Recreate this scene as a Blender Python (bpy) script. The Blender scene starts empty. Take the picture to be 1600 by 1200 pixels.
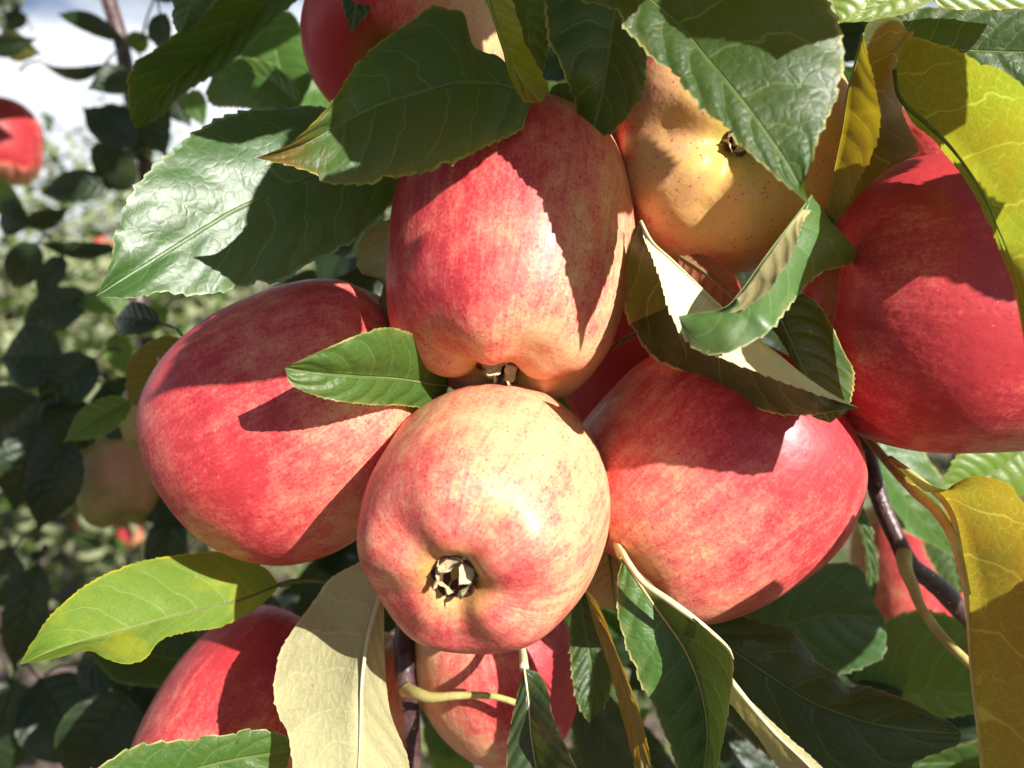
import bpy, math, random
from mathutils import Vector as V, Matrix, noise
R = math.radians
rnd = random.Random(7)
scene = bpy.context.scene
COL = scene.collection

# ------------------------------------------------------------------ camera, sky, sun, exposure
PITCH = R(9)
CAM = V((0, 0, 1.5)); FWD = V((0, math.cos(PITCH), -math.sin(PITCH))); UP = V((0, math.sin(PITCH), math.cos(PITCH))); RIGHT = V((1, 0, 0))
FPX = 800 / math.tan(R(32.5))
cd = bpy.data.cameras.new('camera'); cam = bpy.data.objects.new('camera', cd); COL.objects.link(cam)
cam.location = CAM; cam.rotation_euler = (R(90) - PITCH, 0, 0)
cd.sensor_width = 36; cd.lens = 18 / math.tan(R(32.5)); cd.clip_start = 0.01; cd.clip_end = 2000
cd.dof.use_dof = True; cd.dof.focus_distance = 0.235; cd.dof.aperture_fstop = 9.5; cd.dof.aperture_blades = 0
scene.camera = cam
SUN_C = V((0.60, 0.40, 0.69)).normalized()            # right, up, towards the viewer
SUN = (RIGHT * SUN_C.x + UP * SUN_C.y - FWD * SUN_C.z).normalized()
sl = bpy.data.lights.new('sun', 'SUN'); sl.energy = 5.0; sl.angle = R(0.5); sl.color = (1.0, 0.955, 0.89)
so = bpy.data.objects.new('sun', sl); COL.objects.link(so); so.rotation_euler = SUN.to_track_quat('Z', 'Y').to_euler(); so.location = SUN * 20
w = bpy.data.worlds.new('World'); scene.world = w; w.use_nodes = True
wn = w.node_tree.nodes; wl = w.node_tree.links
sky = wn.new('ShaderNodeTexSky'); sky.sky_type = 'NISHITA'; sky.sun_disc = False
sky.sun_elevation = math.asin(SUN.z); sky.sun_rotation = math.atan2(SUN.x, SUN.y); sky.dust_density = 0.6; sky.air_density = 0.55
bg1 = wn['Background']; wl.new(sky.outputs[0], bg1.inputs[0]); bg1.inputs[1].default_value = 0.05
wtc = wn.new('ShaderNodeTexCoord'); wsp = wn.new('ShaderNodeSeparateXYZ'); wl.new(wtc.outputs['Generated'], wsp.inputs[0])
wno = wn.new('ShaderNodeTexNoise'); wno.inputs['Scale'].default_value = 2.6; wno.inputs['Detail'].default_value = 5
wmp = wn.new('ShaderNodeMapping'); wmp.inputs['Scale'].default_value = (1, 1, 2.6); wmp.inputs['Location'].default_value = (3.1, 0.4, 0.2); wl.new(wtc.outputs['Generated'], wmp.inputs[0]); wl.new(wmp.outputs[0], wno.inputs[0])
wz = wn.new('ShaderNodeMath'); wz.operation = 'MULTIPLY_ADD'; wl.new(wsp.outputs[2], wz.inputs[0]); wz.inputs[1].default_value = -1.3; wl.new(wno.outputs[0], wz.inputs[2])
wr = wn.new('ShaderNodeMapRange'); wr.inputs[1].default_value = 0.15; wr.inputs[2].default_value = 0.27; wl.new(wz.outputs[0], wr.inputs[0])
bg2 = wn.new('ShaderNodeBackground'); bg2.inputs[0].default_value = (0.90, 0.94, 1.0, 1); bg2.inputs[1].default_value = 0.62
wmx = wn.new('ShaderNodeMixShader'); wl.new(wr.outputs[0], wmx.inputs[0]); wl.new(bg1.outputs[0], wmx.inputs[1]); wl.new(bg2.outputs[0], wmx.inputs[2])
wl.new(wmx.outputs[0], wn['World Output'].inputs[0])
vs = scene.view_settings; vs.view_transform = 'Standard'; vs.look = 'None'; vs.gamma = 1; vs.use_curve_mapping = False; vs.exposure = 1.0
scene.cycles.use_denoising = True
scene.cycles.max_bounces = 7; scene.cycles.diffuse_bounces = 3; scene.cycles.glossy_bounces = 3; scene.cycles.transmission_bounces = 6
scene.cycles.sample_clamp_indirect = 6

def P(x, y, d):
    "the point d metres in front of the camera that photograph position (x, y) shows"
    return CAM + RIGHT * ((x - 800) / FPX * d) + UP * ((600 - y) / FPX * d) + FWD * d
def C(v):
    "direction given as right, up, towards the viewer"
    return (RIGHT * v[0] + UP * v[1] - FWD * v[2]).normalized()

# ------------------------------------------------------------------ material helpers
class NT:
    def __init__(s, name):
        s.m = bpy.data.materials.new(name); s.m.use_nodes = True
        s.n = s.m.node_tree.nodes; s.l = s.m.node_tree.links; s.n.clear()
        s.out = s.n.new('ShaderNodeOutputMaterial')
    def node(s, t, **k):
        o = s.n.new(t)
        for a, b in k.items(): setattr(o, a, b)
        return o
    def put(s, sock, v):
        if isinstance(v, bpy.types.NodeSocket): s.l.new(v, sock)
        elif v is not None:
            if isinstance(v, (tuple, list)) and len(v) == 3 and sock.type == 'RGBA': v = (*v, 1)
            sock.default_value = v
    def math(s, op, a, b=None, c=None, clamp=False):
        o = s.node('ShaderNodeMath', operation=op, use_clamp=clamp)
        s.put(o.inputs[0], a); s.put(o.inputs[1], b)
        if c is not None: s.put(o.inputs[2], c)
        return o.outputs[0]
    def vmath(s, op, a, b=None):
        o = s.node('ShaderNodeVectorMath', operation=op)
        s.put(o.inputs[0], a)
        if b is not None: s.put(o.inputs[1], b)
        return o.outputs['Value'] if op in ('DOT_PRODUCT', 'LENGTH') else o.outputs[0]
    def mix(s, f, a, b, mode='MIX'):
        o = s.node('ShaderNodeMix', data_type='RGBA', blend_type=mode)
        s.put(o.inputs[0], f); s.put(o.inputs[6], a); s.put(o.inputs[7], b)
        return o.outputs[2]
    def mapr(s, v, a, b, c=0.0, d=1.0, smooth=True):
        o = s.node('ShaderNodeMapRange', interpolation_type='SMOOTHSTEP' if smooth else 'LINEAR')
        for i, x in enumerate((v, a, b, c, d)): s.put(o.inputs[i], x)
        return o.outputs[0]
    def attr(s, name):
        return s.node('ShaderNodeAttribute', attribute_name=name).outputs['Vector']
    def sep(s, v):
        o = s.node('ShaderNodeSeparateXYZ'); s.put(o.inputs[0], v); return o.outputs
    def comb(s, x, y, z):
        o = s.node('ShaderNodeCombineXYZ')
        for i, q in enumerate((x, y, z)): s.put(o.inputs[i], q)
        return o.outputs[0]
    def noise(s, v, scale, detail=3, rough=0.5, dist=0.0):
        o = s.node('ShaderNodeTexNoise'); s.put(o.inputs['Vector'], v)
        o.inputs['Scale'].default_value = scale; o.inputs['Detail'].default_value = detail
        o.inputs['Roughness'].default_value = rough; o.inputs['Distortion'].default_value = dist
        return o.outputs['Fac']
    def voro(s, v, scale, feature='F1', rand=1.0):
        o = s.node('ShaderNodeTexVoronoi', feature=feature); s.put(o.inputs['Vector'], v)
        o.inputs['Scale'].default_value = scale; o.inputs['Randomness'].default_value = rand
        return o.outputs
    def ramp(s, f, stops):
        o = s.node('ShaderNodeValToRGB'); s.put(o.inputs[0], f); e = o.color_ramp.elements
        while len(e) < len(stops): e.new(0.5)
        for q, (p, c) in zip(e, stops): q.position = p; q.color = (*c, 1)
        return o.outputs[0]
    def bump(s, h, dist, strength=1.0, normal=None):
        o = s.node('ShaderNodeBump'); s.put(o.inputs['Height'], h); o.inputs['Distance'].default_value = dist
        o.inputs['Strength'].default_value = strength
        if normal is not None: s.l.new(normal, o.inputs['Normal'])
        return o.outputs[0]
    def bsdf(s, **k):
        o = s.node('ShaderNodeBsdfPrincipled')
        for a, b in k.items(): s.put(o.inputs[a.replace('_', ' ')], b)
        return o

_lm = {}
def leaf_mat(name, top=(0.024, 0.062, 0.011), under=(0.30, 0.32, 0.16), trans=(0.20, 0.34, 0.02), tw=0.28, edge=(0.55, 0.50, 0.16),
             vein=(0.16, 0.24, 0.07), uvein=(0.5, 0.5, 0.26), rough=0.44, blotch=(0.10, 0.10, 0.01), bl=0.25, tip=None, nv=8.0, spec=0.5, bumpk=1.0, net=0.35, crack=0.0):
    if name in _lm: return _lm[name]
    t = NT(name); lc = t.sep(t.attr('lc')); lm0 = t.attr('lm')
    wv_ = t.node('ShaderNodeTexNoise'); t.put(wv_.inputs['Vector'], lm0); wv_.inputs['Scale'].default_value = 1.6; wv_.inputs['Detail'].default_value = 4
    lm = t.vmath('ADD', lm0, t.vmath('MULTIPLY', t.vmath('SUBTRACT', wv_.outputs['Color'], (.5, .5, .5)), (.55, .55, 0)))
    u, v, wdt = lc[0], lc[1], lc[2]
    a = t.math('ABSOLUTE', u)
    side = t.math('GREATER_THAN', u, 0.0)
    wob = t.noise(lm, 0.7, 2)
    s_ = t.math('MULTIPLY', v, nv)
    s_ = t.math('SUBTRACT', s_, t.math('MULTIPLY', t.math('ADD', t.math('MULTIPLY', a, 0.75), t.math('MULTIPLY', t.math('MULTIPLY', a, a), 0.8)), 1.0))
    s_ = t.math('ADD', s_, t.math('ADD', t.math('MULTIPLY', side, 0.45), t.math('MULTIPLY', wob, 0.9)))
    f = t.math('SUBTRACT', s_, t.math('FLOOR', s_))
    dv = t.math('ABSOLUTE', t.math('SUBTRACT', f, 0.5))                # 0 on a side vein
    vl = t.mapr(dv, 0.0, 0.045, 1, 0); vl = t.math('MULTIPLY', vl, t.mapr(a, 0.75, 0.98, 1, 0))
    quilt = t.mapr(dv, 0.0, 0.42, 0, 1)
    xm = t.math('ABSOLUTE', t.sep(lm0)[0])
    mid = t.mapr(xm, 0.02, 0.075, 1, 0)
    v1 = t.voro(lm, 3.2, 'DISTANCE_TO_EDGE')[0]; v2 = t.voro(lm, 9.0, 'DISTANCE_TO_EDGE')[0]
    n1 = t.mapr(v1, 0.0, 0.04, 1, 0); n2 = t.mapr(v2, 0.0, 0.09, 1, 0)
    nets = t.math('MAXIMUM', t.math('MULTIPLY', n1, 0.6), t.math('MULTIPLY', n2, 0.28))
    veins = t.math('MAXIMUM', t.math('MAXIMUM', mid, t.math('MULTIPLY', vl, 0.85)), t.math('MULTIPLY', nets, net), clamp=True)
    big = t.noise(lm, 0.55, 4, 0.6); fine = t.noise(lm, 14, 3, 0.7); med = t.noise(lm, 2.3, 3)
    bm = t.mapr(big, 0.52, 0.72); 
    em = t.math('MULTIPLY', t.mapr(a, 0.95, 0.985), t.mapr(t.noise(lm, 1.7, 4, 0.7), 0.36, 0.6, 0.15, 1.0))
    em2 = t.math('MULTIPLY', t.mapr(a, 0.72, 1.0), t.mapr(med, 0.35, 0.7))
    ctop = t.mix(t.math('MULTIPLY', bm, bl), top, blotch)
    ctop = t.mix(t.mapr(fine, 0.3, 0.75, 0, 0.45), ctop, tuple(c * 1.6 + 0.004 for c in top))
    ctop = t.mix(t.math('MULTIPLY', em2, 0.35), ctop, tuple(0.5 * (x + y) for x, y in zip(top, edge)))
    ctop = t.mix(t.math('MULTIPLY', veins, 0.55), ctop, vein)
    cun = t.mix(t.mapr(big, 0.35, 0.7, 0, 0.5), under, tuple(c * 0.72 for c in under))
    cun = t.mix(t.mapr(fine, 0.3, 0.75, 0, 0.3), cun, tuple(c * 0.7 for c in under))
    cun = t.mix(t.math('MULTIPLY', veins, 0.5), cun, uvein)
    spots = t.math('MULTIPLY', t.mapr(t.voro(lm, 1.1)[0], 0.02, 0.08, 0.85, 0), t.mapr(med, 0.48, 0.58))
    cun = t.mix(t.math('MULTIPLY', t.math('MAXIMUM', n1, t.math('MULTIPLY', n2, 0.7)), crack), cun, tuple(c * 0.55 for c in under))
    if tip:
        tm = t.math('MULTIPLY', t.mapr(t.math('ADD', v, t.math('MULTIPLY', t.math('SUBTRACT', med, 0.5), 0.3)), 0.72, 1.0), 0.8)
        ctop = t.mix(tm, ctop, tip); cun = t.mix(tm, cun, tip)
    bf = t.node('ShaderNodeNewGeometry').outputs['Backfacing']
    col = t.mix(bf, ctop, cun)
    col = t.mix(spots, col, (0.12, 0.05, 0.02))
    speck = t.math('MULTIPLY', t.mapr(t.voro(lm, 3.5)[0], 0.03, 0.07, 0.7, 0), t.mapr(big, 0.5, 0.6))
    col = t.mix(speck, col, (0.45, 0.42, 0.30))
    col = t.mix(t.math('MULTIPLY', em, 0.8), col, edge)
    h = t.math('ADD', t.math('MULTIPLY', quilt, 0.5), t.math('ADD', t.math('MULTIPLY', t.math('MINIMUM', v1, 0.3), 0.5), t.math('MULTIPLY', fine, 0.10)))
    h = t.math('SUBTRACT', h, t.math('MULTIPLY', mid, 0.5))
    nrm = t.bump(h, 0.0007 * bumpk, 0.85)
    rg = t.math('ADD', t.mapr(bf, 0, 1, rough, 0.75, False), t.math('MULTIPLY', t.math('SUBTRACT', med, 0.5), 0.12))
    p = t.bsdf(Base_Color=col, Roughness=rg, Normal=nrm); p.inputs['Specular IOR Level'].default_value = spec
    tc = t.mix(t.math('MULTIPLY', veins, 0.8), trans, tuple(min(1, c * 2.0 + 0.07) for c in trans))
    tc = t.mix(t.mapr(big, 0.35, 0.7, 0, 0.5), tc, tuple(c * k for c, k in zip(trans, (1.4, 0.75, 0.7))))
    if tip: tc = t.mix(tm, tc, tip)
    tr = t.node('ShaderNodeBsdfTranslucent'); t.put(tr.inputs[0], tc); t.put(tr.inputs['Normal'], nrm)
    mx = t.node('ShaderNodeMixShader'); mx.inputs[0].default_value = tw
    t.l.new(p.outputs[0], mx.inputs[1]); t.l.new(tr.outputs[0], mx.inputs[2]); t.l.new(mx.outputs[0], t.out.inputs[0])
    _lm[name] = t.m
    return t.m

def simple_mat(name, c, rough=0.5, var=0.3, scale=300, bump=0.0, spec=0.5, c2=None):
    t = NT(name); co = t.node('ShaderNodeTexCoord').outputs['Object']
    n = t.noise(co, scale, 4, 0.6)
    col = t.mix(t.mapr(n, 0.3, 0.7), c, c2 or tuple(q * (1 - var) for q in c))
    p = t.bsdf(Base_Color=col, Roughness=rough); p.inputs['Specular IOR Level'].default_value = spec
    if bump: t.l.new(t.bump(n, bump), p.inputs['Normal'])
    t.l.new(p.outputs[0], t.out.inputs[0]); return t.m

def bark_mat():
    t = NT('twig_bark'); co = t.node('ShaderNodeTexCoord').outputs['Object']
    n = t.noise(co, 220, 4, 0.6); n2 = t.noise(t.vmath('MULTIPLY', co, (1, 1, 0.4)), 700, 3)
    col = t.mix(t.mapr(n, 0.35, 0.65), (0.045, 0.018, 0.022), (0.10, 0.055, 0.05))
    dots = t.mapr(t.voro(co, 260)[0], 0.10, 0.18, 1, 0)
    col = t.mix(t.math('MULTIPLY', dots, 0.75), col, (0.42, 0.34, 0.26))
    p = t.bsdf(Base_Color=col, Roughness=0.38, Normal=t.bump(t.math('ADD', n2, t.math('MULTIPLY', dots, 0.6)), 0.0004))
    t.l.new(p.outputs[0], t.out.inputs[0]); return t.m

def apple_mat(name, bvec, amount, green=0.0, red=(0.58, 0.055, 0.062), deep=(0.28, 0.006, 0.016), base=(0.76, 0.50, 0.22), calyx_y=0.5, stemr=0.0, k=0.55, soft=1.0):
    "skin: cream-yellow ground under a streaky red blush that is strongest towards bvec (fruit coordinates)"
    t = NT(name); ac = t.attr('ac'); x, y, z = t.sep(ac)
    dirn = t.vmath('NORMALIZE', ac)
    b = t.vmath('DOT_PRODUCT', dirn, tuple(bvec))
    rad = t.vmath('NORMALIZE', t.comb(x, y, 0.0))
    rx, ry, _ = t.sep(rad)
    st = t.noise(t.comb(t.math('MULTIPLY', rx, 7), t.math('MULTIPLY', ry, 7), t.math('MULTIPLY', z, 0.9)), 1.0, 4, 0.65, 0.4)
    st2 = t.noise(t.comb(t.math('MULTIPLY', rx, 26), t.math('MULTIPLY', ry, 26), t.math('MULTIPLY', z, 3.2)), 1.0, 3, 0.7, 0.5)
    big = t.noise(ac, 1.5, 3, 0.5); med = t.noise(ac, 7.0, 4, 0.65); fine = t.noise(ac, 42, 3, 0.75)
    f = t.math('MULTIPLY_ADD', b, k, amount)
    f = t.math('ADD', f, t.math('MULTIPLY', t.math('SUBTRACT', st, 0.5), 0.36))
    f = t.math('ADD', f, t.math('MULTIPLY', t.math('SUBTRACT', st2, 0.5), 0.34))
    f = t.math('ADD', f, t.math('MULTIPLY', t.math('SUBTRACT', big, 0.5), 0.75))
    f = t.math('ADD', f, t.math('MULTIPLY', t.math('SUBTRACT', med, 0.5), 0.60))
    f = t.math('ADD', f, t.math('MULTIPLY', t.math('SUBTRACT', fine, 0.5), 0.62))
    f = t.math('SUBTRACT', f, t.math('MULTIPLY', t.mapr(z, -0.72, -1.06), calyx_y))
    f = t.math('SUBTRACT', f, t.math('MULTIPLY', t.mapr(z, 0.55, 0.9), stemr), clamp=True)
    warm = (0.73, 0.36, 0.19); rose = (0.69, 0.165, 0.125)
    col = t.ramp(f, [(0.0, base), (0.26, tuple(0.5 * (p + q) for p, q in zip(base, warm))), (0.44, warm), (0.66, rose), (0.88, red), (1.0, tuple(0.6 * p + 0.4 * q for p, q in zip(red, deep)))])
    pole = t.math('MULTIPLY', t.mapr(t.math('SQRT', t.math('ADD', t.math('MULTIPLY', x, x), t.math('MULTIPLY', y, y))), 0.42, 0.10), 0.75)
    col = t.mix(t.math('MULTIPLY', pole, t.mapr(z, 0.3, -0.3)), col, (0.42, 0.34, 0.06))
    col = t.mix(t.math('MULTIPLY', pole, t.mapr(z, 0.3, 0.5)), col, (0.35, 0.27, 0.05))
    # crimson flecks and pale pores
    vo = t.voro(ac, 20); fl = t.math('MULTIPLY', t.mapr(vo[0], 0.10, 0.26, 1, 0), t.mapr(med, 0.38, 0.55))
    col = t.mix(t.math('MULTIPLY', fl, 0.6), col, (0.33, 0.01, 0.05))
    vs_ = t.voro(ac, 46); fl2 = t.mapr(vs_[0], 0.10, 0.22, 1, 0)
    col = t.mix(t.math('MULTIPLY', fl2, t.mapr(st2, 0.35, 0.6, 0, 0.7)), col, (0.30, 0.02, 0.05))
    vp = t.voro(ac, 13); po = t.math('MULTIPLY', t.mapr(vp[0], 0.030, 0.055, 1, 0), 0.65)
    col = t.mix(po, col, (0.75, 0.52, 0.30))
    scuff = t.math('MULTIPLY', t.mapr(t.noise(ac, 4.2, 5, 0.7), 0.66, 0.74), 0.35)
    col = t.mix(scuff, col, (0.36, 0.03, 0.08))
    h = t.math('ADD', t.math('MULTIPLY', fine, 0.4), t.math('ADD', t.math('MULTIPLY', po, -0.6), t.math('MULTIPLY', t.noise(ac, 9, 2), 2.2)))
    p = t.bsdf(Base_Color=col, Roughness=t.math('ADD', t.mapr(med, 0.3, 0.7, 0.42, 0.54), scuff), Normal=t.bump(h, 0.00022, 0.7))
    p.inputs['Specular IOR Level'].default_value = 0.34
    p.inputs['Coat Weight'].default_value = 0.10; p.inputs['Coat Roughness'].default_value = 0.24
    t.l.new(p.outputs[0], t.out.inputs[0]); return t.m

# ------------------------------------------------------------------ object helpers
def mesh_obj(name, verts, faces, mat, parent=None, loc=None, attrs=None, smooth=True):
    loc = V(loc) if loc is not None else (V(parent_loc(parent)) if parent else V((0, 0, 0)))
    me = bpy.data.meshes.new(name); me.from_pydata([tuple(V(v) - loc) for v in verts], [], faces)
    if smooth: me.polygons.foreach_set('use_smooth', [True] * len(me.polygons))
    for an, vals in (attrs or {}).items():
        at = me.attributes.new(an, 'FLOAT_VECTOR', 'POINT'); at.data.foreach_set('vector', [c for q in vals for c in q])
    me.materials.append(mat)
    o = bpy.data.objects.new(name, me); COL.objects.link(o)
    WL[o] = loc
    if parent: o.parent = parent; o.location = loc - WL[parent]
    else: o.location = loc
    return o
WL = {}
def parent_loc(p): return WL[p]
def empty(name, loc, label=None, cat=None, group=None):
    o = bpy.data.objects.new(name, None); COL.objects.link(o); o.location = loc; WL[o] = V(loc); o.empty_display_size = 0.02
    tag(o, label, cat, group); return o
def tag(o, label=None, cat=None, group=None, kind=None):
    for k, v in (('label', label), ('category', cat), ('group', group), ('kind', kind)):
        if v: o[k] = v
    return o

def cr(pts, n):
    "Catmull-Rom through the points, resampled to n+1 points evenly along its length"
    pts = [V(p) for p in pts]
    if len(pts) == 2: return [pts[0].lerp(pts[1], i / n) for i in range(n + 1)]
    q = [pts[0] * 2 - pts[1]] + pts + [pts[-1] * 2 - pts[-2]]; dense = []
    for i in range(1, len(q) - 2):
        p0, p1, p2, p3 = q[i - 1:i + 3]
        for k in range(14):
            t = k / 14
            dense.append(0.5 * ((2 * p1) + (p2 - p0) * t + (2 * p0 - 5 * p1 + 4 * p2 - p3) * t * t + (3 * p1 - p0 - 3 * p2 + p3) * t ** 3))
    dense.append(pts[-1])
    L = [0]
    for a, b in zip(dense, dense[1:]): L.append(L[-1] + (b - a).length)
    out = []; j = 0
    for i in range(n + 1):
        s = L[-1] * i / n
        while j < len(L) - 2 and L[j + 1] < s: j += 1
        seg = L[j + 1] - L[j] or 1e-9
        out.append(dense[j].lerp(dense[j + 1], min(1, max(0, (s - L[j]) / seg))))
    return out

def tube_geo(pts, radii, n=10, segs=None, wob=0.0, cap=True):
    segs = segs or max(8, len(pts) * 5)
    c = cr(pts, segs); verts = []; faces = []; prev = None
    for i, p in enumerate(c):
        tdir = (c[min(i + 1, segs)] - c[max(i - 1, 0)]).normalized()
        if prev is None: prev = tdir.orthogonal().normalized()
        nx = (prev - tdir * prev.dot(tdir)).normalized(); prev = nx; ny = tdir.cross(nx)
        f = i / segs * (len(radii) - 1); k = min(int(f), len(radii) - 2); r = radii[k] + (radii[k + 1] - radii[k]) * (f - k)
        for j in range(n):
            a = 2 * math.pi * j / n
            rr = r * (1 + wob * noise.noise(p * 180 + V((j * 0.3, 0, 0))))
            verts.append(p + nx * math.cos(a) * rr + ny * math.sin(a) * rr)
    for i in range(segs):
        for j in range(n):
            faces.append((i * n + j, i * n + (j + 1) % n, (i + 1) * n + (j + 1) % n, (i + 1) * n + j))
    if cap:
        faces.append(tuple(range(n))[::-1]); faces.append(tuple(segs * n + j for j in range(n)))
    return verts, faces
def tube(name, pts, radii, mat, parent=None, loc=None, **k):
    v, f = tube_geo(pts, radii, **k)
    return mesh_obj(name, v, f, mat, parent, loc if loc is not None else pts[0])

def leaf_geo(mid, left, right, rows=150, cols=8, tooth=0.0009, nt=26, camber=0.06, cl=None, crr=None, show=('R', 'top'), ripple=0.0, seed=0, pucker=0.00022, nv=8.0):
    rg = random.Random(seed)
    m = cr(mid, rows); Lr = cr(left, rows); Rr = cr(right, rows)
    facev = (CAM - m[rows // 2]).normalized()
    acc = 0.0                                          # which way the top of the blade has to look
    if show:
        E = Rr if show[0] == 'R' else Lr
        for i in range(2, rows - 1, 3):
            nn = (m[i + 1] - m[i - 1]).cross(E[i] - m[i]) * (1 if show[0] == 'R' else -1)
            acc += nn.dot(CAM - m[i])
        sg = (1 if acc > 0 else -1) * (1 if show[1] == 'top' else -1)
    else: sg = -1
    grid = []; uv = []; lm = []
    s = 0; ph = [rg.uniform(0, 6), rg.uniform(0, 6)]
    tj = [[rg.uniform(0.25, 1.6) if rg.random() > .06 else -1.2 for _ in range(nt + 2)] for _ in (0, 1)]
    for i in range(rows + 1):
        t = i / rows
        if i: s += (m[i] - m[i - 1]).length
        td = (m[min(i + 1, rows)] - m[max(i - 1, 0)]).normalized()
        row = []; ru = []; rl = []
        for sd, E in ((0, Lr), (1, Rr)):
            e = E[i]; ac = e - m[i]; wd = ac.length
            an = ac.normalized() if wd > 1e-6 else td.orthogonal(); N = td.cross(an); N = N.normalized() if N.length > 1e-6 else facev
            N = N * (-sg if sd == 0 else sg)             # towards the top side of the blade
            cb = (cl if sd == 0 else crr); cb = camber if cb is None else cb
            f = t * nt + ph[sd]; k = int(f) % nt; fr = f - int(f)
            th = (fr ** 1.3 if fr < 0.82 else (1 - fr) / 0.18) * tj[sd][k] * tooth * min(1, wd / 0.004) * math.sin(math.pi * min(1, max(0, t))) ** 0.3
            rip = ripple * wd * math.sin(f * 0.9 + ph[sd]) * 0.5 if ripple else 0
            lst = []
            for c in range(1, cols + 1):
                q = c / cols
                q2 = q ** 0.9
                a = q2; sv = t * nv - a * 0.75 - a * a * 0.8 + (0.45 if sd else 0) + 0.45
                fv = abs(sv - math.floor(sv) - 0.5) * 2
                pk = pucker * min(1, fv * 1.6) * min(1, wd / 0.01) * (1 - q2 * 0.6) * math.sin(math.pi * t)
                p = m[i] + ac * q2 + N * (cb * wd * math.sin(math.pi * q2) + rip * q2 * q2 + pk)
                if c == cols: p = p + an * th + td * th * 0.35
                lst.append((p, (q2 if sd else -q2), wd * q2))
            if sd == 0:
                for p, a, x in reversed(lst): row.append(p); ru.append((a, t, 0)); rl.append((-x * 100, s * 100, seed * 3.7))
                row.append(m[i]); ru.append((0, t, 0)); rl.append((0, s * 100, seed * 3.7))
            else:
                for p, a, x in lst: row.append(p); ru.append((a, t, 0)); rl.append((x * 100, s * 100, seed * 3.7))
        grid.append(row); uv += ru; lm += rl
    W = 2 * cols + 1; verts = [p for r in grid for p in r]; faces = []
    for i in range(rows):
        for j in range(W - 1):
            q = (i * W + j, i * W + j + 1, (i + 1) * W + j + 1, (i + 1) * W + j)
            faces.append(q if sg < 0 else q[::-1])
    return verts, faces, uv, lm

STALK = None
NLEAF = [0]
def px(pts, d):
    "pixels with depths spread along the line (d = list of depths), or (x, y, depth) triples"
    n = len(pts); out = []
    L = [0]
    for a, b in zip(pts, pts[1:]): L.append(L[-1] + math.hypot(b[0] - a[0], b[1] - a[1]))
    for q, s in zip(pts, L):
        if len(q) == 3: out.append(P(*q)); continue
        f = s / (L[-1] or 1) * (len(d) - 1); k = min(int(f), len(d) - 2) if len(d) > 1 else 0
        dd = d[0] if len(d) == 1 else d[k] + (d[k + 1] - d[k]) * (f - k)
        out.append(P(q[0], q[1], dd))
    return out

def leaf(parent, mat, mid, L, Rt, d, dl=None, dr=None, petiole=None, pr=0.0009, label=None, mr=0.0004, stalk=None, **k):
    """one leaf: mid vein, left and right margin (first and last points shared), camera-facing side is the top unless flip"""
    NLEAF[0] += 1; k.setdefault('seed', NLEAF[0])
    m3 = px(mid, d)
    l3 = [m3[0]] + px(L, dl or d) + [m3[-1]]; r3 = [m3[0]] + px(Rt, dr or d) + [m3[-1]]
    v, f, uv, lm = leaf_geo(m3, l3, r3, **k)
    o = mesh_obj('leaf', v, f, mat, parent, m3[0], {'lc': uv, 'lm': lm})
    if label: o['label'] = label
    sm = stalk or STALK_DARK
    if mr:
        g = cr(m3, 40)
        tube('midrib', [g[i] for i in range(0, 41, 4)], [mr, mr * 0.8, mr * 0.5, mr * 0.25, mr * 0.08], sm, o, m3[0], n=6)
    if petiole:
        tube('petiole', px(petiole[0], petiole[1]), [pr * 1.3, pr, pr], sm, o, None, n=8)
    return o

def sleaf(parent, mat, p0, p1, width, tilt=0.0, bend=0.0, fold=0.15, rows=48, cols=4, nt=18, tooth=0.0007, skew=0.42, **k):
    "an evenly shaped leaf from base p0 to tip p1 (x, y, depth)"
    NLEAF[0] += 1; k.setdefault('seed', NLEAF[0])
    width *= .8; A, B = P(*p0), P(*p1); ax = (B - A); L = ax.length; a = ax.normalized()
    vw = (CAM - (A + B) / 2).normalized(); n = (vw - a * vw.dot(a)).normalized()
    n = Matrix.Rotation(tilt, 3, a) @ n; b = a.cross(n)
    v, f, uv, lm = flat_leaf(A, a, b, n, L, width, bend, fold, rows, cols, nt, tooth, skew, **k)
    o = mesh_obj('leaf', v, f, mat, parent, A, {'lc': uv, 'lm': lm})
    g = [A + a * L * t + n * bend * L * math.sin(math.pi * t) for t in (0, .25, .5, .75, 1)]
    tube('midrib', g, [0.0006, 0.0004, 0.0001], STALK_SHADE if m_dark(mat) else STALK_DARK, o, A, n=5)
    tube('petiole', [A, A - a * .012 - UP * .002, A - a * .02 - UP * .008], [.0006, .0007, .0009], STALK_SHADE if m_dark(mat) else STALK_DARK, o, A, n=5)
    return o
def flat_leaf(A, a, b, n, L, width, bend, fold, rows, cols, nt, tooth, skew, **k):
    mp = []; lp = []; rp = []
    for i in range(13):
        t = i / 12; c = A + a * L * t + n * bend * L * math.sin(math.pi * t)
        wdt = width / 2 * (math.sin(math.pi * t ** (math.log(0.5) / math.log(skew))) ** (0.62 + 0.75 * t * t) if 0 < t < 1 else 0)
        mp.append(c); lp.append(c - b * wdt + n * fold * wdt); rp.append(c + b * wdt + n * fold * wdt)
    return leaf_geo(mp, lp, rp, rows=rows, cols=cols, nt=nt, tooth=tooth, pucker=.0001, show=k.pop('show', None), **k)

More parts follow.
